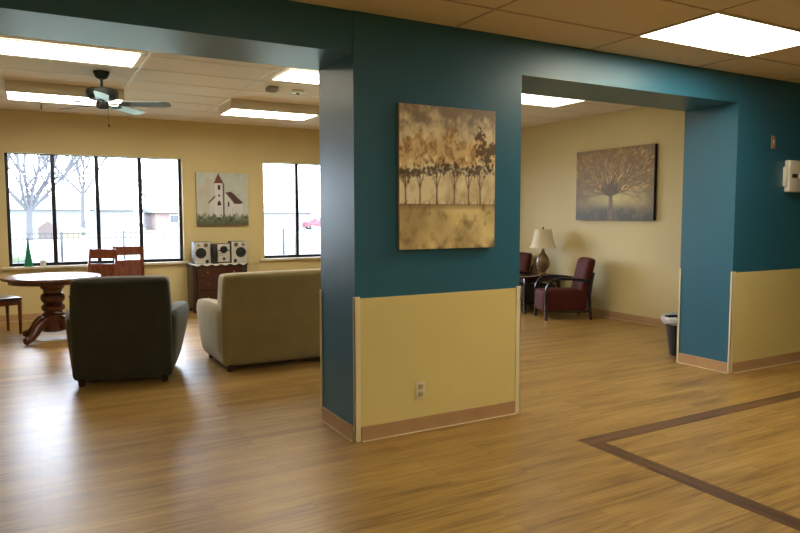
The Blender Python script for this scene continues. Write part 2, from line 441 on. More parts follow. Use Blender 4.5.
sprinkler(3.36, 9.45, 'small sprinkler head at the right end of the far boxed light')

# ------------------------------------------------------------------ ceiling fan
fan_m = mat('black_fan_metal', (.010, .011, .010), rough=.55, spec=.3)
blade_m = mat('dark_grey_fan_blade', (.075, .10, .10), rough=.3)
t = thing('ceiling_fan', 'black five-blade ceiling fan hanging on a short rod', 'ceiling fan', (.70, 7.47, ZR-.004))
bm = BM(); lathe(bm, [(.025, -.075), (.055, -.06), (.075, -.02), (.08, 0)], 24); obj('canopy', bm, fan_m, t)
bm = BM(); lathe(bm, [(.013, -.16), (.013, -.07)], 12); obj('downrod', bm, fan_m, t)
bm = BM(); lathe(bm, [(.05, -.282), (.12, -.275), (.148, -.252), (.155, -.215), (.148, -.180), (.10, -.165), (.03, -.155)], 32); obj('motor_housing', bm, fan_m, t)
bm = BM(); lathe(bm, [(.03, -.372), (.06, -.36), (.065, -.318), (.050, -.280)], 24); obj('switch_housing', bm, fan_m, t)
for k in range(5):
    a = math.radians(-24+72*k)
    bm = BM()
    R = Matrix.Rotation(a, 4, 'Z') @ Matrix.Translation((0, 0, -.318)) @ Matrix.Rotation(math.radians(-13), 4, 'X')
    poly = [(.20, -.05), (.26, -.058), (.60, -.068), (.655, -.060), (.675, -.035), (.675, .035), (.655, .060), (.60, .068), (.26, .058), (.20, .05)]
    prism(bm, poly, -.003, .003, 'xy')
    for v in bm.verts: v.co = R @ v.co
    bl = obj('blade', bm, blade_m, t)
    bm = BM(); prism(bm, [(.08, -.016), (.16, -.012), (.20, -.035), (.27, -.03), (.275, 0), (.27, .03), (.20, .035), (.16, .012), (.08, .016)], -.010, -.003, 'xy')
    for v in bm.verts: v.co = R @ v.co
    obj('bracket', bm, fan_m, bl)
bm = BM(); sweep(bm, [(.05, 0, -.365), (.055, 0, -.52)], .0015, 6); lathe(bm, [(.004, -.55), (.009, -.54), (.006, -.52)], 8, (.055, 0, 0)); obj('pull_chain', bm, fan_m, t)

# ------------------------------------------------------------------ paintings
vc_m = bpy.data.materials.new('canvas_paint'); vc_m.use_nodes = True
_n = vc_m.node_tree; _a = _n.nodes.new('ShaderNodeVertexColor'); _a.layer_name = 'paint'
_b = _n.nodes['Principled BSDF']; _n.links.new(_a.outputs[0], _b.inputs['Base Color']); _b.inputs['Roughness'].default_value = .45; _b.inputs['Specular IOR Level'].default_value = .35
edge_dark = mat('dark_canvas_edge', (.012, .009, .007), .6)
edge_tan = mat('tan_canvas_edge', (.42, .30, .15), .7)
edge_grey = mat('grey_green_canvas_edge', (.30, .32, .25), .7)
def N3(x, y, s, seed=0, oct=4): return noise.fractal(Vector((x*s, y*s, seed*7.3)), .9, 2.1, oct)   # about -1..1
def mix(a, b, t):
    t = max(0, min(1, t)); return tuple(p+(q-p)*t for p, q in zip(a, b))
def stroke(img, W, Hh, x0, y0, x1, y1, w0, w1, col, al=1.0):
    """paint a tapering stroke, coordinates in canvas units 0..1 (x), 0..1 (y up)"""
    L = max(2, int(max(abs(x1-x0)*W, abs(y1-y0)*Hh)*1.6))
    for i in range(L+1):
        t = i/L; cx = (x0+(x1-x0)*t)*W; cy = (y0+(y1-y0)*t)*Hh; w = (w0+(w1-w0)*t)*W
        for yy in range(int(cy-w-1), int(cy+w+2)):
            for xx in range(int(cx-w-1), int(cx+w+2)):
                if 0 <= xx < W and 0 <= yy < Hh:
                    d = math.hypot(xx-cx, yy-cy)
                    if d < w+.5: img[yy][xx] = mix(img[yy][xx], col, al*min(1, w+.5-d))
TONE = [0, (1, 1, 1)]
def tone(c):
    g = .35*c[0]+.5*c[1]+.15*c[2]; a, k = TONE
    return tuple((q+(g-q)*a)*kk for q, kk in zip(c, k))
def canvas(name, label, w, h, d, W, Hh, img, edge, loc, rz, gain=1.0):
    """local: painted face towards -y, x right, z up, origin at the bottom left back"""
    t = thing(name, label, 'painting', loc, rz)
    bm = BM(); box(bm, 0, w, -d+.001, 0, 0, h, bev=.002); obj('stretched_canvas', bm, edge, t)
    vs, fs, cs = [], [], []
    for j in range(Hh):
        for i in range(W):
            vs.append((w*i/(W-1), -d-.0005, h*j/(Hh-1)))
            c = lin([max(0, min(255, q)) for q in tone(img[j][i])]); cs.extend((min(1, c[0]*gain), min(1, c[1]*gain), min(1, c[2]*gain), 1))
    for j in range(Hh-1):
        for i in range(W-1): fs.append((j*W+i, j*W+i+1, (j+1)*W+i+1, (j+1)*W+i))
    me = bpy.data.meshes.new('painted_face'); me.from_pydata(vs, [], fs)
    at = me.color_attributes.new('paint', 'FLOAT_COLOR', 'POINT'); at.data.foreach_set('color', cs)
    me.materials.append(vc_m); o = bpy.data.objects.new('painted_face', me); COL.objects.link(o); o.parent = t
    return t
TONE[:] = [.25, (1.02, 1.03, 1.04)]
# 1: row of autumn trees
W, Hh = 120, 148
img = [[None]*W for _ in range(Hh)]
rnd = random.Random(3)
blobs = [(.10, .66, .10, .12, 0), (.20, .70, .10, .13, 0), (.31, .72, .09, .12, 0), (.40, .68, .08, .13, 0), (.53, .70, .10, .14, 0), (.62, .65, .08, .10, 0),
         (.72, .68, .09, .12, 0), (.82, .73, .09, .13, 1), (.93, .66, .08, .12, 1), (.04, .60, .06, .10, 0)]
for j in range(Hh):
    for i in range(W):
        x, y = i/W, j/Hh; n1 = N3(x, y, 3, 1); n2 = N3(x, y, 14, 2); n3 = N3(x, y, 40, 3, 2)
        if y < .312:
            c = mix((168, 142, 86), (208, 184, 116), .5+n1*1.1 - abs(x-.5)*.5 + .1)
            c = mix(c, (126, 98, 58), max(0, n2*.9-.12) + max(0, (.03-abs(y-.30))*18))
            c = mix(c, (110, 80, 48), max(0, (.08-y)*6)*max(0, .5+n2))
        else:
            c = mix((214, 200, 158), (186, 166, 124), .4+n1+n2*.4)
            c = mix(c, (160, 140, 112), min(.9, max(0, (y-.74)*5+n2*.8)))
            c = mix(c, (126, 110, 94), min(.85, max(0, (y-.84)*5+n2*1.3)))
            fol = 0; dk = 0
            for bx, by, rx, ry, dd in blobs:
                q = 1-math.hypot((x-bx)/rx, (y-by)/ry)+n2*.55+n3*.25
                if q > fol: fol = q; dk = dd
            if y > .50:
                c = mix(c, (184, 140, 78) if n2 > 0 else (200, 166, 104), min(.9, fol*3.4))
                if fol > .1 and n3+n2*.8 > .28: c = mix(c, (140, 98, 54), .6)
                if dk and fol > .1 and n2+n3 > -.05: c = mix(c, (74, 58, 46), .75)
            band = 1-abs(y-.555-n1*.03)/.045 + n2*.8 + n3*.5
            c = mix(c, (66, 52, 46), min(.80, max(0, band*1.2-.15+n3*.9)))
            if y < .52: c = mix(c, (182, 150, 92), max(0, n2)*.6)
        img[j][i] = c
for tx in (.06, .20, .37, .55, .70, .83):
    stroke(img, W, Hh, tx, .312, tx+rnd.uniform(-.01, .01), .54, .006, .004, (92, 66, 42), .85)
    for s in (-1, 1): stroke(img, W, Hh, tx, .42, tx+s*.045, .54, .004, .003, (102, 74, 46), .7)
for _ in range(26):
    x = rnd.random(); stroke(img, W, Hh, x, .312, x+rnd.uniform(-.03, .03), .312+rnd.uniform(.01, .04), .003, .002, (120, 90, 50), .7)
for y in (.312,): stroke(img, W, Hh, 0, y, 1, y, .003, .003, (96, 70, 44), .8)
canvas('painting', 'canvas painting of a row of golden autumn trees on the teal pillar', .770, .948, .035, W, Hh, img, edge_tan, (2.110, YW-.004, 1.248), 0, 1.45)

TONE[:] = [.12, (1.10, 1.08, 1.06)]
# 2: spreading tree
W, Hh = 132, 96
img = [[None]*W for _ in range(Hh)]
for j in range(Hh):
    for i in range(W):
        x, y = i/W, j/Hh; n1 = N3(x, y, 3, 5); n2 = N3(x, y, 12, 6); n3 = N3(x, y, 38, 7, 2)
        c = mix((104, 92, 76), (134, 118, 84), .5+n1+n2*.4)
        g = math.exp(-(((x-.55)/.38)**2+((y-.30)/.14)**2)); c = mix(c, (186, 178, 116), g*.85+n2*.1)
        c = mix(c, (72, 74, 66), max(0, (.22-y)*6)*(.8+n2))
        if y < .17 and math.sin(x*140+n2*4) > .3: c = mix(c, (60, 60, 56), .3)
        c = mix(c, (150, 112, 60), max(0, (y-.5)*1.2)*(.3+max(0, n3)))
        c = mix(c, (84, 76, 70), max(0, .12-min(x, 1-x, 1-y))*4)
        img[j][i] = c
rnd = random.Random(12)
def br(x, y, a, L, w, d):
    for s in range(3):
        x2 = x+math.cos(a)*L/3; y2 = y+math.sin(a)*L/3*1.38
        stroke(img, W, Hh, x, y, x2, y2, w, w*.85, mix((70, 58, 46), (128, 104, 68), d/6+rnd.uniform(-.1, .2)), .85)
        x, y = x2, y2; a += rnd.uniform(-.10, .10); w *= .88
        if d > 1 and s: br(x, y, a+rnd.choice((-1, 1))*rnd.uniform(.3, .55), L*.62, w*.6, d+1) if d < 5 else None
    if d < 5:
        for s in (-1, 1): br(x, y, a+s*rnd.uniform(.16, .34), L*.74, w*.72, d+1)
stroke(img, W, Hh, .475, .02, .475, .36, .030, .020, (104, 92, 76), .9)
for a in (22, 40, 56, 74, 92, 110, 128, 145, 160): br(.475, .34+.02*math.sin(math.radians(a)), math.radians(a), .21, .009, 1)
for _ in range(800):
    a = math.radians(rnd.uniform(8, 172)); r = rnd.uniform(.14, .66)
    x = .475+math.cos(a)*r; y = .36+math.sin(a)*r*1.1
    if y < .40 or y > .99: continue
    l = rnd.uniform(.012, .04); stroke(img, W, Hh, x, y, x+math.cos(a)*l, y+math.sin(a)*l*1.4, .0035, .002, rnd.choice([(206, 170, 96), (176, 132, 70), (214, 188, 126), (150, 106, 58)]), rnd.uniform(.5, .95))
for a in (16, 34, 50, 66, 84, 100, 118, 136, 152, 168): br(.475, .34, math.radians(a), .20, .0075, 2)
canvas('painting', 'wide canvas painting of a spreading bare tree with gold flecks above the red armchair', 1.425, 1.005, .05, W, Hh, img, edge_dark, (XS-.004, 7.485, 1.402), -PI/2, 1.3)

TONE[:] = [.25, (1.04, 1.06, 1.16)]
# 3: country church
W, Hh = 96, 96
img = [[None]*W for _ in range(Hh)]
for j in range(Hh):
    for i in range(W):
        x, y = i/W, j/Hh; n1 = N3(x, y, 3, 8); n2 = N3(x, y, 12, 9)
        c = mix((176, 186, 160), (198, 200, 176), .5+n1+n2*.4); c = mix(c, (186, 170, 130), max(0, n1*.8-.1)); 
        c = mix(c, (92, 104, 62), max(0, min(1, (.20-y+n2*.06)*9)))
        c = mix(c, (64, 72, 42), max(0, n2)*(1.4 if y < .17 else 0))
        c = mix(c, (124, 88, 58), max(0, (.045-y)*22))
        img[j][i] = c
def poly(pts, col, al=1.0, nz=.1):
    for j in range(Hh):
        for i in range(W):
            x, y = i/W, j/Hh; ins = False
            for (ax, ay), (bx, by) in zip(pts, pts[1:]+pts[:1]):
                if (ay > y) != (by > y) and x < (bx-ax)*(y-ay)/(by-ay)+ax: ins = not ins
            if ins: img[j][i] = mix(img[j][i], mix(col, (255, 255, 240), N3(x, y, 10, 4)*nz), al)
wh = (206, 202, 184)
poly([(.24, .18), (.24, .42), (.36, .55), (.36, .18)], wh, .9)
poly([(.52, .17), (.52, .62), (.62, .60), (.88, .42), (.88, .20)], wh, .95)
poly([(.35, .16), (.35, .80), (.50, .80), (.50, .16)], (214, 208, 192))
poly([(.50, .16), (.50, .80), (.525, .78), (.525, .16)], (92, 84, 78))
poly([(.33, .80), (.415, .985), (.52, .79)], (112, 52, 42))
poly([(.54, .63), (.66, .64), (.90, .42), (.72, .41)], (88, 52, 46))
poly([(.22, .44), (.35, .57), (.35, .53), (.23, .41)], (96, 84, 74))
for p in [[(.40, .68), (.40, .75), (.43, .77), (.45, .75), (.45, .67)], [(.405, .56), (.425, .60), (.445, .56), (.425, .53)],
          [(.385, .38), (.40, .45), (.425, .48), (.455, .45), (.465, .38)], [(.59, .36), (.59, .44), (.605, .46), (.62, .44), (.62, .36)]]: poly(p, (42, 36, 36), .95, 0)
for x in (.27, .31, .39, .43, .47, .57, .68, .74, .80): stroke(img, W, Hh, x, .18, x+.005, .36, .004, .003, (150, 148, 130), .5)
rnd = random.Random(5)
for _ in range(170):
    x = rnd.random(); y = rnd.uniform(.06, .19); stroke(img, W, Hh, x, y, x+rnd.uniform(-.02, .02), y+rnd.uniform(.02, .06), .007, .004, rnd.choice([(84, 98, 54), (118, 126, 78), (60, 72, 42), (140, 120, 80)]), .8)
canvas('painting', 'square canvas painting of a white church with red roof on the back wall', .822, .832, .035, W, Hh, img, edge_grey, (2.296, YB-.004, 1.318), 0, 1.0)

# ------------------------------------------------------------------ wall fittings on the hall side
t = thing('wall_outlet', 'cream electrical outlet low on the dado of the pillar wall', 'outlet', (2.289, YW-T, .283))
bm = BM(); box(bm, -.036, .036, -.006, 0, -.060, .060, bev=.003); obj('cover_plate', bm, mat('pale_outlet', (.74, .68, .48), .35), t)
for z in (-.026, .026):
    bm = BM(); box(bm, -.018, .018, -.009, -.005, z-.017, z+.017, bev=.004)
    s = obj('socket', bm, mat('outlet_socket', (.50, .44, .27), .4), t)
    bm = BM(); box(bm, -.009, -.006, -.0095, -.0088, z-.004, z+.010); box(bm, .006, .009, -.0095, -.0088, z-.004, z+.010); box(bm, -.003, .003, -.0095, -.0088, z-.012, z-.007); obj('slots', bm, dark_slot, s)
t = thing('wall_switch_plate', 'small tan switch plate high on the teal wall above the white box', 'switch plate', (6.175, YW, 2.155))
bm = BM(); box(bm, -.036, .036, -.006, 0, -.060, .060, bev=.003); obj('cover_plate', bm, mat('tan_plate', (.34, .22, .13), .45), t)
bm = BM(); box(bm, -.010, .010, -.014, -.006, -.022, .022, bev=.003); obj('toggle', bm, mat('grey_toggle', (.36, .36, .32), .4), t)
t = thing('wall_box', 'white box with a small dark window mounted on the teal wall', 'wall box', (6.47, YW, 1.845))
wb = mat('white_box_plastic', (.80, .78, .70), .35)
bm = BM(); box(bm, -.10, .11, -.055, 0, -.155, .15, bev=.012, seg=3); obj('housing', bm, wb, t)
bm = BM(); box(bm, -.125, -.099, -.040, 0, -.10, .085, bev=.008); obj('side_panel', bm, wb, t)
bm = BM(); box(bm, -.06, .03, -.058, -.054, -.018, .020, bev=.002); obj('window', bm, dark_slot, t)
bm = BM(); box(bm, .05, .09, -.062, -.054, -.022, .022, bev=.004); obj('button', bm, white_plastic, t)

# ------------------------------------------------------------------ upholstered seats
def upholstered(name, label, cat, w, d, h, fab, seats, loc, rz, cush, swell=1.0, taper=.035):
    """origin: rear left corner on the floor; back along y=0, seat faces +y"""
    t = thing(name, label, cat, loc, rz)
    aw = .17
    # rear-view silhouette: back panel narrows a little downwards
    def bfn(q):
        k = q.z/h; cx = w/2
        x = cx+(q.x-cx)*(1+.012*math.sin(PI*k)-taper*max(0, k-.7)/.3); y = q.y - .03*k + .06*k*(q.y > .1)*0
        return Vector((x, y, q.z))
    bm = BM(); softbox(bm, .0, w, .03, .25, .05, h, r=.045, n=14, puff=(0, .010, .012), fn=bfn); obj('backrest', bm, fab, t)
    bm = BM(); softbox(bm, aw*.8, w-aw*.8, .16, d-.05, .05, .34, r=.03, n=8, puff=(0, .01, 0)); obj('base', bm, fab, t)
    cw = (w-2*aw+.02)/seats
    for k in range(seats):
        x0 = aw-.01+k*cw
        bm = BM(); softbox(bm, x0+.004, x0+cw-.004, .24, d-.02, .325, .46, r=.05, n=10, puff=(0, .01, .03)); obj('seat_cushion', bm, cush, t)
        bm = BM(); softbox(bm, x0+.004, x0+cw-.004, .20, .36, .45, h-.04, r=.06, n=10, puff=(0, .03, .015)); obj('back_cushion', bm, cush, t)
    for s in (0, 1):
        # arm: lofted rounded section, bowed outwards, top rolls gently
        bm = BM(); NY, NS = 16, 20; rings = []
        for i in range(NY+1):
            u = i/NY; yy = .06+(d-.06)*u; zb_ = .05
            bow = .025+.085*swell*math.sin(PI*min(1, .04+u*.62))
            top = .63+.02*math.sin(PI*u)-.015*u
            e = 1-(max(0, abs(u-.5)-.42)/.08)**2*.22
            ring = []
            for k in range(NS):
                a = 2*PI*k/NS; ca, sa = math.cos(a), math.sin(a)
                ca = math.copysign(abs(ca)**.42, ca); sa = math.copysign(abs(sa)**.42, sa)
                zc = (zb_+top)/2; hz = (top-zb_)/2*(.96+.04*e)
                zz = zc+sa*hz; kz = (zz-zb_)/(top-zb_)
                wi = aw*.5*e; cx = aw*.5-bow*(.10+.90*min(1, kz*1.15)**.8)
                x = cx+ca*wi
                ring.append(bm.verts.new((x if s == 0 else w-x, yy, zz)))
            rings.append(ring)
        for a_, b_ in zip(rings, rings[1:]):
            for k in range(NS): bm.faces.new((a_[k], a_[(k+1) % NS], b_[(k+1) % NS], b_[k]))
        for ring in (rings[0], rings[-1]):
            # dome the ends a little
            c = Vector((0, 0, 0))
            for v in ring: c += v.co
            c /= NS; yo = -.010 if ring is rings[0] else .03
            inner = [bm.verts.new(c+(v.co-c)*.72+Vector((0, yo, 0))) for v in ring]
            for k in range(NS): bm.faces.new((ring[k], ring[(k+1) % NS], inner[(k+1) % NS], inner[k]))
            bm.faces.new(inner)
        bmesh.ops.recalc_face_normals(bm, faces=bm.faces[:])
        obj('armrest', bm, fab, t)
    for x, y in ((.07, .07), (w-.07, .07), (.07, d-.08), (w-.07, d-.08)):
        bm = BM(); lathe(bm, [(.026, 0), (.034, .055), (.034, .08)], 12, (x, y, 0)); obj('foot', bm, espresso, t)
    return t
dark_fab = mat('dark_green_brown_upholstery', (.052, .049, .034), rough=.85, spec=.2, bump=(350, .35), var=(5, .12))
olive_fab = mat('olive_yellow_upholstery', (.32, .245, .10), rough=.85, spec=.2, bump=(300, .35), var=(5, .08))
for _m, _c, _w in ((dark_fab, (.75, .78, .70, 1), .35), (olive_fab, (.9, .88, .78, 1), .55)):
    _p = _m.node_tree.nodes['Principled BSDF']; _p.inputs['Sheen Weight'].default_value = _w; _p.inputs['Sheen Roughness'].default_value = .45; _p.inputs['Sheen Tint'].default_value = _c
upholstered('armchair', 'dark green-brown upholstered armchair seen from behind, beside the round table', 'armchair', .82, .92, .935, dark_fab, 1,
            (.262, 6.245, 0), math.radians(-13.5), dark_fab, 1.3)
upholstered('sofa', 'olive yellow upholstered sofa seen from behind, left of the pillar', 'sofa', 1.95, .88, .925, olive_fab, 2,
            (1.548, 6.15, 0), math.radians(.5), olive_fab, .55, .006)

# ------------------------------------------------------------------ round pedestal table
TX, TY = .215, 8.95
t = thing('round_table', 'round cherry pedestal table with a turned column by the window', 'table', (TX, TY, 0), math.radians(20))
bm = BM(); lathe(bm, [(.490, .722), (.525, .728), (.536, .742), (.529, .757), (.512, .762)], 64); obj('tabletop', bm, cherry_top, t)
bm = BM(); lathe(bm, [(.46, .680), (.465, .722)], 56); obj('apron', bm, cherry, t)
bm = BM(); lathe(bm, [(.11, .095), (.135, .11), (.14, .16), (.125, .25), (.13, .30), (.105, .325), (.10, .34), (.125, .36), (.13, .40), (.105, .425), (.10, .44), (.122, .46),
                      (.135, .50), (.125, .54), (.10, .56), (.105, .60), (.13, .62), (.135, .665)], 32); obj('pedestal_column', bm, cherry, t)
for k in range(4):
    a = PI/2*k+math.radians(26)
    pts = [(.10, 0, .235), (.17, 0, .225), (.24, 0, .175), (.30, 0, .105), (.355, 0, .062), (.40, 0, .048), (.435, 0, .045)]
    rad = [.055, .055, .050, .043, .038, .040, .034]
    bm = BM(); sweep(bm, pts, rad, 12, flat=1.1, power=.8)
    lathe(bm, [(.010, 0), (.018, .004), (.018, .012)], 10, (.41, 0, 0))
    M = Matrix.Rotation(a, 4, 'Z')
    for v in bm.verts: v.co = M @ v.co
    obj('leg', bm, cherry, t)

# ------------------------------------------------------------------ dining chairs
seat_fab = mat('dark_seat_pad', (.05, .022, .02), .28, coat=.5)
def dining_chair(label, loc, rz, group):
    """origin under the seat centre; back at y=+.2, faces -y"""
    t = thing('dining_chair', label, 'dining chair', loc, rz, group)
    w, d = .205, .20
    bm = BM(); softbox(bm, -w-.01, w+.01, -d-.02, d, .43, .465, r=.015, n=8, puff=(0, 0, .008)); obj('seat', bm, seat_fab, t)
    bm = BM()
    box(bm, -w+.01, w-.01, -d, -d+.022, .37, .43, bev=.003); box(bm, -w+.01, w-.01, d-.03, d-.01, .37, .43, bev=.003)
    box(bm, -w, -w+.022, -d+.02, d-.03, .37, .43, bev=.003); box(bm, w-.022, w, -d+.02, d-.03, .37, .43, bev=.003); obj('seat_frame', bm, chair_wood, t)
    for s in (-1, 1):
        bm = BM(); sweep(bm, [(s*(w-.015), -d+.01, 0), (s*(w-.012), -d+.008, .43)], [.017, .026], 4, power=1); obj('leg', bm, chair_wood, t)
        bm = BM(); sweep(bm, [(s*(w-.018), d+.045, 0), (s*(w-.018), d+.005, .25), (s*(w-.018), d, .45), (s*(w-.018), d+.03, .75), (s*(w-.018), d+.075, 1.035)], [.020, .024, .025, .023, .020], 4); obj('leg', bm, chair_wood, t)
    for z0, z1, nm in ((.905, 1.03, 'top_rail'), (.60, .835, 'back_panel'), (.50, .56, 'lower_rail')):
        bm = BM(); q = []
        def yo(z): return d+.0 + max(0, (z-.45)/.3*.03 if z < .75 else .03+(z-.75)/.285*.045)
        n = 8
        for i in range(n):
            x0 = -w+.03+(2*w-.06)*i/n; x1 = -w+.03+(2*w-.06)*(i+1)/n
            c0 = .018*(1-(x0/w)**2); c1 = .018*(1-(x1/w)**2)
            A = [(x0, yo(z0)+c0-.009, z0), (x1, yo(z0)+c1-.009, z0), (x1, yo(z1)+c1-.009, z1), (x0, yo(z1)+c0-.009, z1)]
            va = [bm.verts.new(p) for p in A]; vb = [bm.verts.new((p[0], p[1]+.018, p[2])) for p in A]
            bm.faces.new(va); bm.faces.new(vb[::-1]); bm.faces.new((va[0], vb[0], vb[1], va[1])); bm.faces.new((va[3], va[2], vb[2], vb[3]))
            if i == 0: bm.faces.new((va[0], va[3], vb[3], vb[0]))
            if i == n-1: bm.faces.new((va[1], vb[1], vb[2], va[2]))
        bmesh.ops.remove_doubles(bm, verts=bm.verts[:], dist=1e-5); bmesh.ops.recalc_face_normals(bm, faces=bm.faces[:])
        obj(nm, bm, chair_wood, t)
    return t
c0 = dining_chair('red-brown wooden dining chair by the window, the left of the adjoining two', (.70, 9.50, 0), math.radians(-35), 'dining chairs at the round table')
dup(c0, (1.235, 10.12, 0), math.radians(-2), 'red-brown wooden dining chair by the window, the right of the adjoining two')
dup(c0, (-.39, 9.63, 0), math.radians(112), 'wooden dining chair cut by the left picture edge beside the round table')

# ------------------------------------------------------------------ things on the sill
green = mat('green_paper', (.01, .22, .10), .5)
bm = BM(); lathe(bm, [(.058, 0), (.058, .012), (.030, .20), (.004, .405), (.001, .41)], 20, (-.026, 10.74, WZ[0])); tag(obj('cone_tree', bm, green), 'green paper cone tree standing on the window sill', 'cone tree')
bm = BM(); lathe(bm, [(.034, 0), (.042, .08), (.042, .084), (.036, .084), (.030, .01)], 18, (.155, 10.74, WZ[0])); tag(obj('cup', bm, white_plastic), 'small white cup on the sill right of the green cone', 'cup')

# ------------------------------------------------------------------ cabinet with stereo
CX0, CX1, CY0, CY1 = 2.125, 2.965, 10.25, 10.655
t = thing('cabinet', 'dark cherry cabinet with bowed drawers under the stereo', 'cabinet', (CX0, CY0, 0))
cw, cd, ch = CX1-CX0, CY1-CY0, .735
bm = BM(); box(bm, 0, cw, .02, cd, .06, ch-.025, bev=.006)
for x in (.02, cw-.07): box(bm, x, x+.05, .03, .08, 0, .07); box(bm, x, x+.05, cd-.07, cd-.02, 0, .07)
box(bm, .0, .07, 0, .03, .0, ch-.03, bev=.008); box(bm, cw-.07, cw, 0, .03, .0, ch-.03, bev=.008); obj('body', bm, cab_wood, t)
bm = BM(); pl = [(-.015, cd+.005)]+[(-.015+(cw+.03)*i/16, -.012-.035*math.sin(PI*i/16)-.01*math.cos(i*PI/2.0)*(1 if i in (2, 14) else 0)) for i in range(17)]+[(cw+.015, cd+.005)]
prism(bm, pl, ch-.026, ch, 'xy'); obj('top', bm, cab_wood, t)
bm = BM(); pl = [(0.0, .12)]+[(.0+cw*i/16, -.003-.030*math.sin(PI*i/16)) for i in range(17)]+[(cw, .12)]
knob_m = mat('brass_knob', (.55, .38, .15), .3, metal=1)
for z0, z1 in ((.53, .70), (.345, .52), (.11, .335)):
    bm = BM()
    pl = [(.075, .025)]+[(.075+(cw-.15)*i/12, .008-.030*math.sin(PI*(.12+.76*i/12))) for i in range(13)]+[(cw-.075, .025)]
    prism(bm, pl, z0, z1, 'xy'); dr = obj('drawer', bm, cab_front, t)
    for x in (.22, cw-.22):
        bm = BM(); lathe(bm, [(.006, 0), (.006, .012), (.014, .02), (.010, .03)], 10, (x, -.014, (z0+z1)/2), 'y'); obj('knob', bm, knob_m, dr)
# runner and stereo
cloth_m = mat('pale_runner', (.74, .74, .70), .8, bump=(200, .2))
bm = BM()
box(bm, CX0+.0, CX1-.0, CY0-.018, CY1-.02, ch, ch+.004)
for i in range(6):
    x0 = CX0+(CX1-CX0)*i/6; x1 = CX0+(CX1-CX0)*(i+1)/6
    yy0 = CY0-.016-.035*math.sin(PI*i/6); yy1 = CY0-.016-.035*math.sin(PI*(i+1)/6)
    f = [bm.verts.new(q) for q in ((x0, CY0-.015, ch+.004), (x1, CY0-.015, ch+.004), (x1, yy1-.002, ch+.004), (x0, yy0-.002, ch+.004))]; bm.faces.new(f)
    m_ = (x0+x1)/2
    f = [bm.verts.new(q) for q in ((x0, yy0-.002, ch+.004), (x1, yy1-.002, ch+.004), (m_+.012, (yy0+yy1)/2-.004, ch-.022), (m_-.012, (yy0+yy1)/2-.004, ch-.022))]; bm.faces.new(f)
tag(obj('table_runner', bm, cloth_m, smooth=False), 'pale scalloped runner under the stereo on the cabinet', 'runner')
silver = mat('silver_plastic', (.55, .54, .50), .35, metal=.2)
cone_m = mat('black_speaker_cone', (.008, .008, .010), .5)
ring_m = mat('grey_ring', (.25, .24, .22), .3, metal=.6)
gold_m = mat('brown_tweeter', (.16, .09, .05), .4)
ZS = ch+.005
def hifi(x, side, label):
    t = thing('loudspeaker', label, 'loudspeaker', (x, CY0+.09, ZS), 0, 'loudspeakers of the stereo')
    w, h, d = .125, .335, .2
    bm = BM(); box(bm, -w, w, 0, d, 0, h, bev=.008); obj('cabinet', bm, mat('dark_speaker_box', (.03, .025, .025), .5), t)
    bm = BM(); box(bm, -w+.004, w-.004, -.012, 0, .004, h-.004, bev=.006); obj('front_panel', bm, silver, t)
    def drv(cx, cz, r, m, nm):
        bm = BM(); lathe(bm, [(r*1.12, 0), (r*1.12, .004), (r, .006), (r*.9, .002), (r*.45, -.006+.009), (r*.3, .006), (r*.05, .009)], 24, (cx, -.012, cz), 'y'); obj(nm, bm, m, t)
    drv(-.025*side, .165, .073, cone_m, 'woofer'); drv(.05*side, .285, .030, gold_m, 'tweeter'); drv(-.062*side, .285, .022, ring_m, 'tweeter'); drv(.065*side, .035, .024, cone_m, 'bass_port')
hifi(2.30, 1, 'silver loudspeaker with black cone left of the stereo unit')
hifi(2.865, -1, 'silver loudspeaker with black cone right of the stereo unit')
t = thing('stereo_unit', 'silver and black stereo unit between two loudspeakers on the cabinet', 'stereo', (2.585, CY0+.07, ZS))
bm = BM(); box(bm, -.16, .15, .02, .25, 0, .30, bev=.01); obj('body', bm, mat('black_stereo', (.012, .011, .012), .4), t)
bm = BM(); box(bm, -.06, .13, -.005, .02, .02, .30, bev=.008); obj('front_panel', bm, silver, t)
bm = BM(); lathe(bm, [(.058, 0), (.058, .006), (.045, .014), (.01, .014)], 24, (.035, -.005, .215), 'y'); obj('volume_dial', bm, cone_m, t)
bm = BM(); box(bm, -.05, .12, -.008, -.004, .19, .205, bev=.001); obj('display', bm, dark_slot, t)
bm = BM(); lathe(bm, [(.022, 0), (.022, .008), (.008, .012)], 16, (.035, -.005, .07), 'y'); obj('knob', bm, cone_m, t)
for i in range(3):
    for j in range(2):
        bm = BM(); box(bm, -.045+i*.024, -.030+i*.024, -.009, -.004, .115+j*.03, .13+j*.03, bev=.002); obj('button', bm, ring_m, t)
bm = BM(); lathe(bm, [(.035, 0), (.045, .02), (.045, .24), (.03, .275)], 20, (-.115, -.02, .0)); obj('disc_tower', bm, cone_m, t)

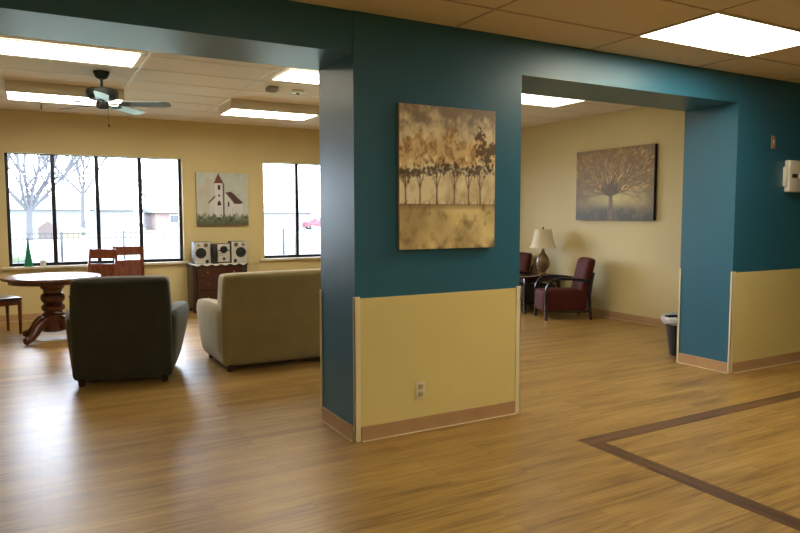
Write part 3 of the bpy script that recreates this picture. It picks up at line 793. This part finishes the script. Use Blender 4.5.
# ------------------------------------------------------------------ lamp corner
burg = mat('burgundy_upholstery', (.075, .009, .005), .7, spec=.3, bump=(300, .3), var=(6, .12))
def wood_chair(label, loc, rz):
    """origin: near front foot; faces -x; depth along +x, width along +y"""
    t = thing('wood_arm_chair', label, 'armchair', loc, rz, 'burgundy armchairs with curved wooden arms')
    W_ = .58
    bm = BM(); softbox(bm, -.04, .62, .050, W_-.050, .11, .435, r=.045, n=10, puff=(.015, 0, .02)); obj('seat', bm, burg, t)
    def lean(q): k = max(0, (q.z-.36)/.5); return Vector((q.x+.12*k, q.y, q.z))
    bm = BM(); softbox(bm, .53, .66, .050, W_-.050, .14, .90, r=.05, n=12, puff=(.02, 0, .01), fn=lean); obj('backrest', bm, burg, t)
    for s in (0, 1):
        y = .025 if s == 0 else W_-.025
        p = [(-.01, y, 0), (-.015, y, .20), (-.02, y, .40)]
        for i in range(1, 8):
            a = PI-i*PI/2/8*1.0; p.append((.15+.17*math.cos(a), y, .40+.205*math.sin(a)))
        p += [(.20, y, .615), (.33, y, .612), (.48, y, .598), (.60, y, .580), (.67, y, .568)]
        bm = BM(); sweep(bm, p, [.023]*len(p), 8, flat=1.0, power=.6); obj('arm', bm, espresso, t)
        bm = BM(); sweep(bm, [(.70, y, 0), (.675, y, .17), (.665, y, .36), (.70, y, .57), (.735, y, .70)], [.018, .024, .026, .022, .014], 8, power=.6); obj('leg', bm, espresso, t)
        bm = BM(); slopebox(bm, (-.01, y, .125), (.68, y, .125), .022, .03); obj('side_rail', bm, espresso, t)
    return t
rc = wood_chair('burgundy armchair with curved dark wooden arms right of the lamp', (6.275, 7.045, 0), math.radians(-23))
rc.scale = (.92, .90, .955)
dup(rc, (6.42, 8.29, 0), math.radians(2), 'burgundy armchair partly hidden by the pillar, left of the lamp')
t = thing('side_table', 'dark wooden side table with lower shelf under the lamp', 'side table', (6.42, 7.71, 0))
bm = BM(); box(bm, 0, .74, 0, .50, .53, .555, bev=.006); obj('top', bm, espresso, t)
bm = BM(); box(bm, .03, .71, .03, .47, .46, .53); obj('apron', bm, espresso, t)
bm = BM(); box(bm, .04, .70, .04, .46, .12, .145, bev=.004); obj('shelf', bm, espresso, t)
for x in (.02, .68):
    for y in (.02, .44): bm = BM(); box(bm, x, x+.04, y, y+.04, 0, .53, bev=.003); obj('leg', bm, espresso, t)
bm = BM(); box(bm, .05, .66, .05, .44, .146, .40, bev=.01); tag(obj('storage_box', bm, mat('dark_brown_box', (.02, .011, .008), .6), loc=(6.42, 7.71, 0)), 'dark box on the lower shelf of the side table', 'box')
t = thing('table_lamp', 'brown ceramic table lamp with a cream shade on the side table', 'lamp', (6.955, 7.93, .555))
cer = mat('brown_glaze', (.20, .11, .06), .18, coat=.5, var=(8, .25))
bm = BM(); lathe(bm, [(.055, 0), (.060, .012), (.045, .03), (.050, .05), (.085, .10), (.105, .16), (.106, .205), (.090, .26), (.058, .31), (.032, .345), (.026, .375), (.030, .385)], 32); obj('lamp_base', bm, cer, t)
bm = BM(); lathe(bm, [(.010, .385), (.010, .46), (.02, .465), (.006, .50), (.004, .705), (.012, .712), (.014, .725), (.004, .74)], 12); obj('stem', bm, mat('dark_brass', (.12, .07, .03), .35, metal=.8), t)
sh = bpy.data.materials.new('cream_lampshade'); sh.use_nodes = True
_b = sh.node_tree.nodes['Principled BSDF']; _b.inputs['Base Color'].default_value = (.78, .70, .50, 1); _b.inputs['Roughness'].default_value = .8
bm = BM(); NP = 10; prof = []
for i in range(NP+1):
    u = i/NP; prof.append((.205-.075*u**.55 , .42+.28*u))
lathe(bm, prof, 36, cap=False); lathe(bm, [(r-.003, z) for r, z in prof[::-1]], 36, cap=False); obj('lamp_shade', bm, sh, t)
bm = BM(); lathe(bm, [(.207, .418), (.207, .428)], 36, cap=False); obj('shade_trim', bm, guard_m, t)
bm = BM(); lathe(bm, [(.131, .694), (.131, .702)], 36, cap=False); obj('shade_trim', bm, guard_m, t)

# ------------------------------------------------------------------ waste bin
t = thing('waste_bin', 'black waste bin with white liner behind the wall of the right opening', 'waste bin', (5.965, 4.62, 0))
bm = BM(); lathe(bm, [(.108, 0), (.112, .01), (.165, .385), (.172, .40), (.165, .40), (.105, .02)], 28); obj('body', bm, mat('black_bin', (.010, .011, .014), .4), t)
bm = BM(); NS = 36; rings = []
rnd = random.Random(2)
for r, z, a in [(.160, .37, .0), (.168, .402, .004), (.190, .412, .012), (.205, .395, .016), (.198, .355, .014), (.178, .335, .008)]:
    rings.append([bm.verts.new(((r+a*math.sin(k*1.7+z*20)+a*rnd.uniform(-.6, .6)+ (.022 if .45 < k/NS < .72 else 0)*(a > .01))*math.cos(2*PI*k/NS), (r+a*math.sin(k*2.3+z*9)*.5)*math.sin(2*PI*k/NS), z+a*rnd.uniform(-1, 1))) for k in range(NS)])
for a, b in zip(rings, rings[1:]):
    for k in range(NS): bm.faces.new((a[k], a[(k+1) % NS], b[(k+1) % NS], b[k]))
obj('liner', bm, mat('white_bag', (.72, .72, .76), .35), t)

# ------------------------------------------------------------------ outside
grass = mat('lawn_grass', (.17, .20, .135), .9, var=(.5, .2))
bm = BM(); box(bm, -60, 160, YB+.2, 170, GZ-.5, GZ)
o = struct('ground', bm, grass, 'pale lawn outside the windows')
bm = BM(); box(bm, -60, 160, 36, 44, GZ, GZ+.02); struct('trim_20', bm, mat('asphalt', (.12, .12, .12), .9), 'street beyond the iron fence')
iron = mat('black_iron', (.012, .012, .015), .5)
fx0, fx1, fy = -3.2, 14.5, 27.0
t = thing('iron_fence', 'low black iron picket fence across the lawn outside the windows', 'fence', (fx0, fy, GZ))
for z in (1.17, 1.0, .14):
    bm = BM(); box(bm, 0, fx1-fx0, -.018, .018, z, z+.035); obj('rail', bm, iron, t)
x = .0
while x <= fx1-fx0+.01:
    bm = BM(); box(bm, x-.035, x+.035, -.035, .035, 0, 1.27, bev=.006); obj('post', bm, iron, t); x += 2.10
k = 0; x = .17; me0 = None
while x < fx1-fx0-.05 and k < 100:
    if me0 is None:
        bm = BM(); sweep(bm, [(0, 0, .06), (0, 0, 1.2), (0, 0, 1.25)], [.015, .015, .003], 6); o = obj('picket', bm, iron, t, loc=(x, 0, 0)); me0 = o.data
    else:
        o = bpy.data.objects.new('picket', me0); COL.objects.link(o); o.parent = t; o.location = (x, 0, 0)
    x += .177; k += 1

bark = mat('pale_grey_bark', (.060, .058, .064), .9)
def bare_tree(label, loc, trunk, L0, r0, seed, depth=5, forks=4):
    rnd = random.Random(seed); bm = BM()
    def grow(p, d, L, r, n):
        pts = [p]; q = Vector(p); dd = Vector(d)
        for s in range(4):
            dd = (dd+Vector((rnd.uniform(-.16, .16), rnd.uniform(-.16, .16), rnd.uniform(-.02, .10)))).normalized()
            q = q+dd*L/4; pts.append(q.copy())
        sweep(bm, pts, [r*(1-.10*i) for i in range(5)], 6 if n < 3 else 4, cap=False)
        if n >= depth: return
        for k in range(2):
            a = rnd.uniform(0, 2*PI); sp = rnd.uniform(.25, .6)
            nd = (dd+Vector((math.cos(a), math.sin(a)*.6, .05))*sp).normalized()
            grow(pts[-1], nd, L*rnd.uniform(.6, .8), r*.66, n+1)
        for j in (1, 2, 3):
            a = rnd.choice((0, PI))+rnd.uniform(-.7, .7)
            if n < depth-1: grow(pts[j], (dd+Vector((math.cos(a), math.sin(a)*.6, .25))*.9).normalized(), L*rnd.uniform(.4, .6), r*.5, n+2)
    pts = [Vector((0, 0, -.1)), Vector((.02, 0, trunk*.5)), Vector((.06, 0, trunk))]
    sweep(bm, pts, [r0*1.25, r0, r0*.95], 10, cap=False)
    for k in range(forks):
        u = (k+.5)/forks*2-1
        grow(Vector((.06, 0, trunk-.15)), Vector((u*.85, rnd.uniform(-.3, .3), .9)).normalized(), L0*rnd.uniform(.85, 1.1), r0*.66, 1)
    return tag(obj('bare_tree', bm, bark, loc=loc), label, 'tree')
bare_tree('large bare tree seen through the leftmost window pane', (.0, 57, GZ), 2.3, 3.8, .23, 4, 5, 6)
bare_tree('slim bare tree seen through the second window pane', (4.5, 70, GZ), 4.0, 3.0, .20, 9, 6, 4)
bare_tree('distant bare tree above the low houses, in the right-hand pane of the wide window', (16.0, 112, GZ), 5, 3.2, .16, 21, 5, 4)
# houses across the street
def house(label, x, y, w, d, hw, roof_h, wall_c, roof_c, hip=False):
    t = thing('house', label, 'house', (x, y, GZ))
    wm = mat('siding', tuple(c*.26 for c in wall_c), .8); rm = mat('shingle', tuple(c*.26 for c in roof_c), .9); gm = mat('dark_pane', (.03, .033, .04), .2)
    bm = BM(); box(bm, 0, w, 0, d, 0, hw); obj('wall', bm, wm, t)
    bm = BM(); prism(bm, [(-.5, hw-.05), (d+.5, hw-.05), (d/2, hw+roof_h)], -.4, w+.4, 'yz'); obj('roof', bm, rm, t)
    n = max(1, int(w/4))
    for i in range(n):
        cx = (i+.5)*w/n
        if i == n//2:
            bm = BM(); box(bm, cx-.5, cx+.5, -.06, 0, 0, 2.05); obj('door', bm, mat('door_paint', (.4, .36, .33), .6), t)
        else:
            bm = BM(); box(bm, cx-.75, cx+.75, -.05, 0, .9, 2.0); wn = obj('window', bm, mat('white_trim', (.3, .3, .3), .6), t)
            bm = BM(); box(bm, cx-.65, cx+.65, -.07, -.05, 1.0, 1.9); obj('pane', bm, gm, wn)
    return t
house('low pale house behind the large bare tree, through the leftmost pane', -2.4, 82, 7.5, 8, 2.6, 1.5, (.62, .62, .66), (.50, .48, .48))
house('long low pale house with a grey roof line, through the middle panes', 7.0, 88, 4.4, 9, 2.6, 1.6, (.72, .70, .70), (.50, .50, .50))
house('low brick house in the right-hand pane of the wide window', 13.6, 86, 9.5, 9, 2.3, 1.6, (.62, .40, .36), (.60, .58, .58))
house('pale house with a grey roof behind the fence, through the right window', 27.5, 86, 6.5, 9, 2.3, 1.3, (.70, .68, .68), (.42, .42, .44))
bm = BM(); prism(bm, [(-.7, 0), (-.7, .9), (0, 1.45), (.7, .9), (.7, 0)], 0, 1.8, 'xz')
tag(obj('shed', bm, mat('brown_shed', (.09, .065, .06), .9), loc=(1.3, 60, GZ)), 'small brown gabled shed behind the fence right of the large bare tree', 'shed')
bm = BM(); prism(bm, [(-.8, 0), (-.8, 1.1), (-.4, 1.6), (.4, 1.6), (.8, 1.1), (.8, 0)], 0, 2.2, 'xz')
tag(obj('shed', bm, mat('yellow_shed', (.24, .19, .11), .9), loc=(3.0, 62, GZ)), 'small yellow shed behind the fence in the second pane', 'shed')
def bush(label, x, y, r, seed):
    bm = BM(); bmesh.ops.create_icosphere(bm, subdivisions=3, radius=r)
    for v in bm.verts: v.co *= 1+.22*noise.noise(v.co*3/r+Vector((seed, 0, 0))); v.co.z = v.co.z*.75+r*.7
    tag(obj('bush', bm, mat('bush_leaf', (.13, .17, .10), .9), loc=(x, y, GZ)), label, 'bush')
bush('small dark green bush at the fence, left edge of the wide window', -.45, 28.5, .36, 1)
bush('small green bush behind the fence at the foot of the slim tree', 4.1, 69, .55, 5)
def car(label, x, y, rz):
    t = thing('car', label, 'car', (x, y, GZ+.02), rz)
    red = mat('red_car_paint', (.16, .008, .02), .25, coat=.6); dk = mat('car_glass', (.05, .06, .07), .1); ty = mat('tyre', (.02, .02, .02), .8)
    bm = BM(); prism(bm, [(-2.2, .32), (-2.25, .75), (-2.1, .98), (-1.1, 1.05), (-.9, 1.05), (1.9, 1.08), (2.2, 1.0), (2.25, .6), (2.2, .32)], -.88, .88, 'xz')
    bmesh.ops.bevel(bm, geom=bm.edges[:], offset=.06, segments=2, affect='EDGES'); obj('body', bm, red, t)
    bm = BM(); prism(bm, [(-1.15, 1.03), (-.45, 1.60), (-.2, 1.66), (1.7, 1.64), (2.05, 1.05)], -.78, .78, 'xz'); bmesh.ops.bevel(bm, geom=bm.edges[:], offset=.05, segments=2, affect='EDGES'); obj('cabin', bm, red, t)
    for s in (-1, 1):
        for a, b, c, d in ((-.85, -.35, .35, .35), (.45, .45, 1.05, 1.05), (1.15, 1.15, 1.75, 1.6)):
            bm = BM(); prism(bm, [(a, 1.12), (b, 1.54), (d, 1.54), (c, 1.12)], s*.79-.012, s*.79+.012, 'xz'); obj('side_window', bm, dk, t)
        for x_ in (-1.4, 1.4):
            bm = BM(); lathe(bm, [(.2, -.11), (.33, -.10), (.33, .10), (.2, .11)], 20, (x_, s*.80, .33), 'y'); w_ = obj('wheel', bm, ty, t)
            bm = BM(); lathe(bm, [(.19, -.115), (.19, .115)], 16, (x_, s*.80, .33), 'y'); obj('hubcap', bm, silver, w_)
    return t
car('red car parked beyond the fence, seen through the right window beside the pillar', 34.4, 84.0, math.radians(0))

# ------------------------------------------------------------------ light
w = bpy.data.worlds.new('overcast'); SC.world = w; w.use_nodes = True
nt = w.node_tree; bg = nt.nodes['Background']
tc = nt.nodes.new('ShaderNodeTexCoord'); sp = nt.nodes.new('ShaderNodeSeparateXYZ'); rp = nt.nodes.new('ShaderNodeValToRGB')
nt.links.new(tc.outputs['Generated'], sp.inputs[0]); nt.links.new(sp.outputs['Z'], rp.inputs[0]); nt.links.new(rp.outputs[0], bg.inputs[0])
rp.color_ramp.elements[0].color = (.76, .85, 1, 1); rp.color_ramp.elements[1].color = (.70, .82, 1, 1)
bg.inputs[1].default_value = 21.0
for a, b in (WA, WB):      # sampling portals set in the two window openings
    ld = bpy.data.lights.new('window_portal', 'AREA'); ld.shape = 'RECTANGLE'; ld.size = b-a; ld.size_y = WZ[1]-WZ[0]; ld.cycles.is_portal = True
    lo = bpy.data.objects.new('window_portal', ld); COL.objects.link(lo); lo.location = ((a+b)/2, YB+.19, (WZ[0]+WZ[1])/2); lo.rotation_euler = (-PI/2, 0, 0)

# ------------------------------------------------------------------ camera
cd_ = bpy.data.cameras.new('camera'); cam = bpy.data.objects.new('camera', cd_); COL.objects.link(cam)
pitch, roll, yaw = .0763, -.0018, -.508
fw = Vector((-math.sin(yaw)*math.cos(pitch), math.cos(yaw)*math.cos(pitch), -math.sin(pitch)))
r = Vector((math.cos(yaw), math.sin(yaw), 0)); u = r.cross(fw)
r2 = r*math.cos(roll)+u*math.sin(roll); u2 = -r*math.sin(roll)+u*math.cos(roll)
cam.matrix_world = Matrix(((r2.x, u2.x, -fw.x, 0), (r2.y, u2.y, -fw.y, 0), (r2.z, u2.z, -fw.z, H), (0, 0, 0, 1)))
cd_.sensor_width = 36; cd_.lens = 664.9/800*36; cd_.clip_end = 400
SC.camera = cam
vs = SC.view_settings
SC.display_settings.display_device = 'sRGB'
vs.view_transform = 'Standard'; vs.look = 'None'; vs.gamma = 1; vs.use_curve_mapping = False; vs.exposure = 0
